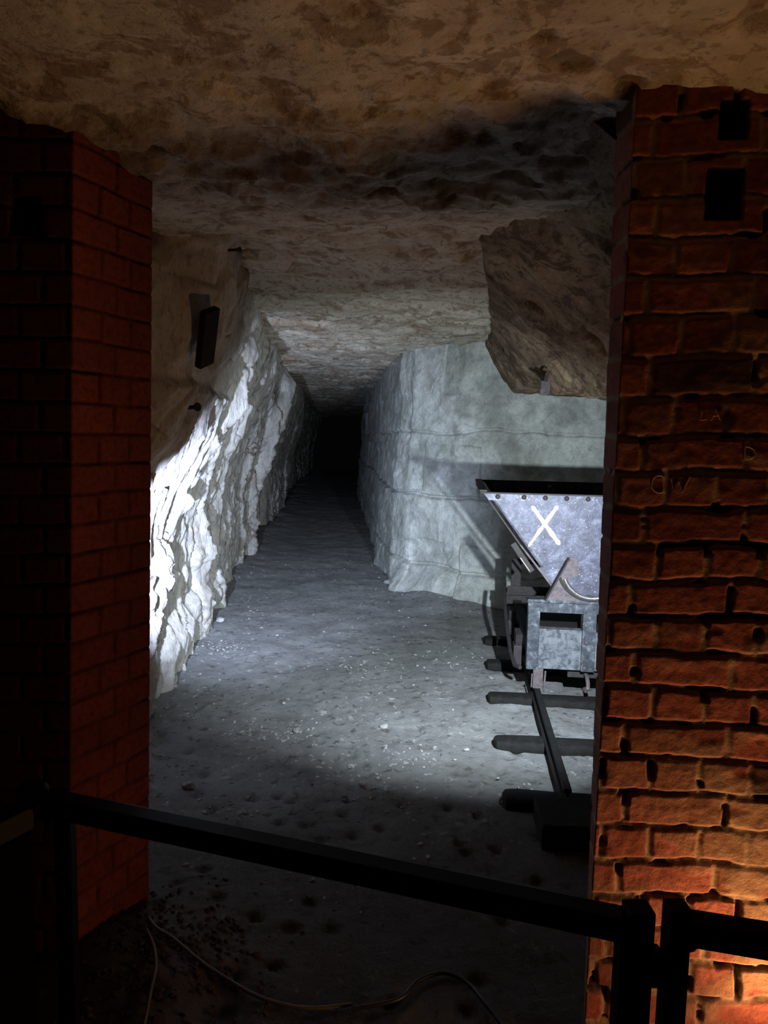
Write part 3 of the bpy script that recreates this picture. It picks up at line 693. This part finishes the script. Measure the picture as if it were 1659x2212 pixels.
# rear end frame, beams, wheels
mb = MB(); mb.box((-0.105, LEN-0.08, 0.435), (0.705, LEN+0.10, 0.452), 0.003); mb.box((-0.100, LEN-0.02, 0.16), (0.700, LEN, 0.435), 0.002); mb.box((-0.10, LEN-0.08, 0.452), (0.70, LEN-0.07, 0.50), 0.002)
rf = mb.obj('end_frame', M['dark_iron'], wg)
for a in (-0.072, 0.602):
    mb = MB(); mb.box((a, LEN-0.03, 0.45), (a+0.07, LEN-0.01, 0.69), 0.003); mb.obj('frame_post', M['dark_iron'], rf)
mb = MB(); mb.box((-0.06, LEN-0.035, 0.655), (0.66, LEN-0.03, 0.69), 0.001); mb.obj('frame_rail', M['dark_iron'], rf)
for x0 in (-0.050, 0.592):
    mb = MB(); mb.box((x0, 0.05, 0.375), (x0+0.058, LEN-0.02, 0.387), 0.002); mb.box((x0+0.024, 0.05, 0.245), (x0+0.034, LEN-0.02, 0.375), 0.001); mb.box((x0, 0.05, 0.233), (x0+0.058, LEN-0.02, 0.245), 0.002)
    mb.obj('side_beam', M['dark_iron'], wg)
mb = MB(); mb.box((0.02, 0.05, 0.36), (0.585, LEN-0.02, 0.372)); mb.obj('floor_plate', M['dark_iron'], wg)
for wy in (0.24, 0.86):
    mb = MB(); mb.tube([(-0.09, wy, 0.245), (0.69, wy, 0.245)], 0.018, 12); ax = mb.obj('axle', M['rail_steel'], wg, True)
    for sx, sg in ((0.022, 1), (0.622, -1)):
        mb = MB(); pr = [(-0.030, 0.03), (-0.030, 0.045), (-0.012, 0.05), (-0.012, 0.115), (-0.030, 0.120), (-0.030, 0.132), (0.018, 0.136), (0.020, 0.155), (0.028, 0.155), (0.030, 0.115), (0.006, 0.11), (0.006, 0.05), (0.028, 0.045), (0.028, 0.03)]
        mb.lathe([(a*sg, r) for a, r in pr], (sx, wy, 0.2455), 'x', 32); mb.obj('wheel', M['rail_steel'], ax, True)
    for sx in (-0.105, 0.64):
        mb = MB(); mb.box((sx, wy-0.055, 0.175), (sx+0.055, wy+0.055, 0.30), 0.008); mb.prism_yz([(wy-0.08, 0.375), (wy-0.05, 0.29), (wy+0.05, 0.29), (wy+0.08, 0.375)], sx+0.01, sx+0.05)
        mb.obj('axle_box', M['dark_iron'], ax)
mb = MB(); mb.tube([(-0.125, 0.98, 0.50), (-0.128, 0.80, 0.42), (-0.125, 0.52, 0.32), (-0.115, 0.25, 0.235), (-0.10, 0.10, 0.20), (-0.075, 0.04, 0.21)], 0.013, 8); mb.obj('brake_lever', M['dark_iron'], wg, True)
mb = MB(); mb.tube([(0.30, 0.05, 0.20), (0.30, -0.03, 0.195), (0.300, -0.075, 0.170), (0.298, -0.085, 0.145), (0.290, -0.070, 0.125), (0.285, -0.045, 0.128)], 0.012, 8)
mb.obj('coupling_hook', M['rust_iron'], wg, True)
mb = MB(); mb.box((0.20, 0.04, 0.165), (0.40, 0.06, 0.222), 0.006); mb.obj('coupling_plate', M['dark_iron'], wg)

# ================================================================== BARRIERS
def post(mb, x, y, z1, s=0.040): mb.box((x-s/2, y-s/2, 0.0), (x+s/2, y+s/2, z1), 0.003); return mb
pl_ = Vector((-0.585, 1.45, 0.806)); pr_ = Vector((0.452, 1.075, 0.790))
ba = empty('crowd_barrier', (-0.60, 1.455, 0), 0, label='long black steel barrier rail crossing the whole opening', cat='barrier')
def child(mb, name, mt, root, smooth=False, label=None):
    o = mb.obj(name, mt, root, smooth, label); o.matrix_parent_inverse = Matrix.Translation(-Vector(root.location)); return o
mb = MB(); mb.beam(pl_, pr_, 0.040, 0.040, 0.003); child(mb, 'top_rail', M['black_steel'], ba)
d_ = (pr_-pl_).normalized()
mb = MB(); post(mb, 0.471, 1.068, 0.826); mb.box((0.440, 1.052, 0.60), (0.452, 1.084, 0.79), 0.002); child(mb, 'post', M['black_steel'], ba)
mb = MB(); post(mb, -0.560, 1.475, 0.795, 0.034); child(mb, 'post', M['black_steel'], ba)
mb = MB(); mb.box((0.486, 1.050, 0.700), (0.512, 1.084, 0.752), 0.003); child(mb, 'hinge', M['black_steel'], ba)
mb = MB(); mb.box((0.486, 1.050, 0.16), (0.512, 1.084, 0.22), 0.003); child(mb, 'hinge', M['black_steel'], ba)
mb = MB(); mb.lathe([(0.0, 0.020), (0.012, 0.030), (0.026, 0.031), (0.034, 0.024), (0.036, 0.005)], (-0.615, 1.455, 0.806), 'z', 20)
child(mb, 'round_cap', M['black_steel'], ba, True)
bb = empty('crowd_barrier', (0.530, 1.058, 0), 0, label='short black barrier section at the right edge, in front of the brick pillar', cat='barrier')
mb = MB(); mb.beam((0.535, 1.058, 0.798), (1.05, 0.90, 0.80), 0.040, 0.040, 0.003); child(mb, 'top_rail', M['black_steel'], bb)
mb = MB(); post(mb, 0.528, 1.058, 0.835, 0.034); child(mb, 'post', M['black_steel'], bb)
mb = MB(); post(mb, 1.05, 0.90, 0.82, 0.036); child(mb, 'post', M['black_steel'], bb)
mb = MB(); mb.lathe([(0, 0.006), (0.003, 0.012), (0.006, 0.012)], (0.545, 1.036, 0.78), 'y', 12); child(mb, 'bolt', M['black_steel'], bb, True)
bc = empty('crowd_barrier', (-0.605, 1.44, 0), 0, label='black barrier with a solid infill board running off at the lower left', cat='barrier')
mb = MB(); mb.beam((-0.615, 1.43, 0.792), (-0.86, 1.02, 0.792), 0.046, 0.050, 0.004); child(mb, 'top_rail', M['black_steel'], bc)
mb = MB(); mb.beam((-0.605, 1.41, 0.385), (-0.85, 1.00, 0.385), 0.018, 0.765, 0.002); child(mb, 'infill_board', M['black_board'], bc)
mb = MB(); post(mb, -0.87, 1.00, 0.80, 0.04); child(mb, 'post', M['black_steel'], bc)

# ================================================================== SMALL THINGS
def bake(o): return o
# dark plank leaning in the ledge of the left wall
def wall_hit(px, py):
    """nearest point of the left wall along the camera ray"""
    d = CF + CR*(px-CX)/F - CU*(py-CY)/F
    P = np.stack([Xg, Yg, Zg], -1)-np.array([0, 0, H]); tt = P@d/(d@d); dist = np.linalg.norm(P-tt[..., None]*d, axis=2)/np.maximum(tt, 1e-3)
    i = np.unravel_index(np.argmin(dist), dist.shape); return Vector((Xg[i], Yg[i], Zg[i]))
a = wall_hit(412, 790); b_ = wall_hit(437, 672)
mb = MB(); q0 = a+Vector((0.07, -0.05, 0.0)); q1 = b_+Vector((0.045, -0.06, 0.0))
mb.beam(q0, q1, 0.095, 0.035, 0.006, (1, -0.8, 0.3)); o = mb.obj('wooden_plank', M['timber']); tag(o, 'dark short wooden plank leaning against the left chalk wall above a ledge', 'plank')
mb = MB(); c = q1+Vector((0, 0, -0.01)); 
def nail(px, py, dvec, L, r, label):
    p = wall_hit(px, py); d = Vector(dvec).normalized(); mb = MB()
    mb.tube([p-d*0.03, p+d*L], r, 10); mb.tube([p+d*L, p+d*(L+0.006)], r*2.1, 12); o = mb.obj('iron_nail', M['dark_iron'], None, True); return tag(o, label, 'nail')
nail(492, 541, (1.0, -0.35, 0.0), 0.055, 0.006, 'small dark nail sticking out of the upper left wall near the roof')
nail(408, 880, (0.75, -0.6, 0.05), 0.06, 0.010, 'stubby iron peg in the left wall below the dark plank')
# small metal bracket hanging at the lower lip of the overhang
p0 = Vector(at_y(1176, 838, 4.55))
mb = MB(); mb.beam(p0+Vector((0, 0, -0.045)), p0+Vector((0.01, 0.0, 0.04)), 0.062, 0.008, 0.002, (0.2, -1, 0.2)); mb.beam(p0+Vector((0, 0, 0.03)), p0+Vector((0.03, 0.05, 0.10)), 0.018, 0.012, 0.002)
tag(mb.obj('metal_bracket', M['rust_iron']), 'small grey metal plate bracket on the lower lip of the brown overhang', 'bracket')
# cables
def fz(x, y): return float(floor_z(np.array([x]), np.array([y]))[0])
def at_floor(px, py, z=0.03):
    d = CF + CR*(px-CX)/F - CU*(py-CY)/F; t = (z-H)/d[2]; p = np.array([0, 0, H])+d*t; return Vector((p[0], p[1], fz(p[0], p[1])+0.012))
def smooth_path(pts, k=8):
    out = []; P_ = [pts[0]]+list(pts)+[pts[-1]]
    for i in range(1, len(P_)-2):
        for j in range(k):
            t = j/k; a, b_, c, d = P_[i-1], P_[i], P_[i+1], P_[i+2]
            out.append(0.5*((2*b_)+(-a+c)*t+(2*a-5*b_+4*c-d)*t*t+(-a+3*b_-3*c+d)*t*t*t))
    return out+[pts[-1]]
def cable(pxs, r, mt, label):
    pts = smooth_path([at_floor(x, y) for x, y in pxs]); mb = MB(); mb.tube(pts, r, 8); return tag(mb.obj('electric_cable', mt, None, True), label, 'cable')
cable([(322, 2030), (338, 2050), (375, 2066), (425, 2092), (470, 2112), (560, 2150), (660, 2166), (760, 2160)], 0.005, M['cable_pale'], 'pale cable trailing right over the dark floor from the foot of the left pillar')
cable([(318, 2060), (333, 2092), (337, 2130), (326, 2170), (316, 2211), (300, 2260)], 0.0045, M['cable_pale'], 'thin pale cable curving down towards the barrier beside the left pillar')
cable([(760, 2170), (860, 2150), (905, 2108), (960, 2092), (1010, 2112), (1050, 2160), (1090, 2210)], 0.0055, M['cable_dark'], 'black cable looped on the dark floor at the bottom centre')
# loose stones
rs = random.Random(5)
mb = MB()
for k in range(420):
    x = rs.gauss(-0.50, 0.14); y = rs.gauss(2.02, 0.16); 
    if x < -0.72: continue
    mb.stone((x, y, fz(x, y)+0.004), rs.uniform(0.004, 0.013), k)
tag(mb.obj('earth_rubble', M['stone_dark']), 'dark brown crumbly rubble heaped at the foot of the left pillar', 'rubble', kind='stuff')
mb = MB()
for k in range(110):
    y = rs.uniform(2.4, 9.0); x = rs.uniform(-1.05, 0.75) if rs.random() < 0.55 else (rs.gauss(-0.85, 0.15) if rs.random() < 0.6 else rs.gauss(0.55, 0.2))
    mb.stone((x, y, fz(x, y)+0.002), rs.uniform(0.005, 0.016), 1000+k)
clus = [(790, 1700, .10), (640, 1583, .06), (900, 1640, .07), (470, 1760, .10), (380, 1650, .12), (730, 1905, .10), (1150, 1740, .08), (520, 1580, .08), (380, 1560, .10), (960, 1420, .15), (800, 1450, .12), (480, 1400, .10)]
for k in range(430):
    cx_, cy_, cr_ = clus[k % len(clus)]; d = CF + CR*(cx_-CX)/F - CU*(cy_-CY)/F; t = -H/d[2]
    x = d[0]*t+rs.gauss(0, cr_); y = d[1]*t+rs.gauss(0, cr_)
    if x > -1.05 and (x < 0.62 or y > 2.9): mb.stone((x, y, fz(x, y)+0.002), rs.uniform(0.004, 0.013), 3000+k)
tag(mb.obj('chalk_chips', M['stone']), 'pale chalk chips scattered over the trodden tunnel floor', 'rubble', kind='stuff')
big = [(430, 1785, 0.030, 'pale flat chalk lump beside the left wall just above the barrier rail'),
       (405, 1700, 0.035, 'grey chalk lump on the left floor edge beside the red pillar'),
       (790, 1700, 0.032, 'largest pale chalk lump in the middle of the near floor'),
       (830, 1575, 0.022, 'small pale chalk lump in the middle floor, beyond the largest lump'),
       (640, 1583, 0.022, 'chalk lump left of centre on the mid floor'),
       (475, 1350, 0.045, 'whitish stone on the left floor near the foot of the flaky wall'),
       (838, 1262, 0.05, 'white stone at the foot of the tunnel corner on the right'),
       (815, 1163, 0.07, 'dark little rock against the right tunnel wall')]
for i, (px, py, r, lb) in enumerate(big):
    p = at_floor(px, py, 0.0); mb = MB(); mb.stone((0, 0, r*0.3), r, 300+i, 0.65); o = mb.obj('chalk_lump', M['stone_dark'] if i == 7 else M['stone']); o.location = (p.x, p.y, p.z-0.012)
    tag(o, lb, 'stone')
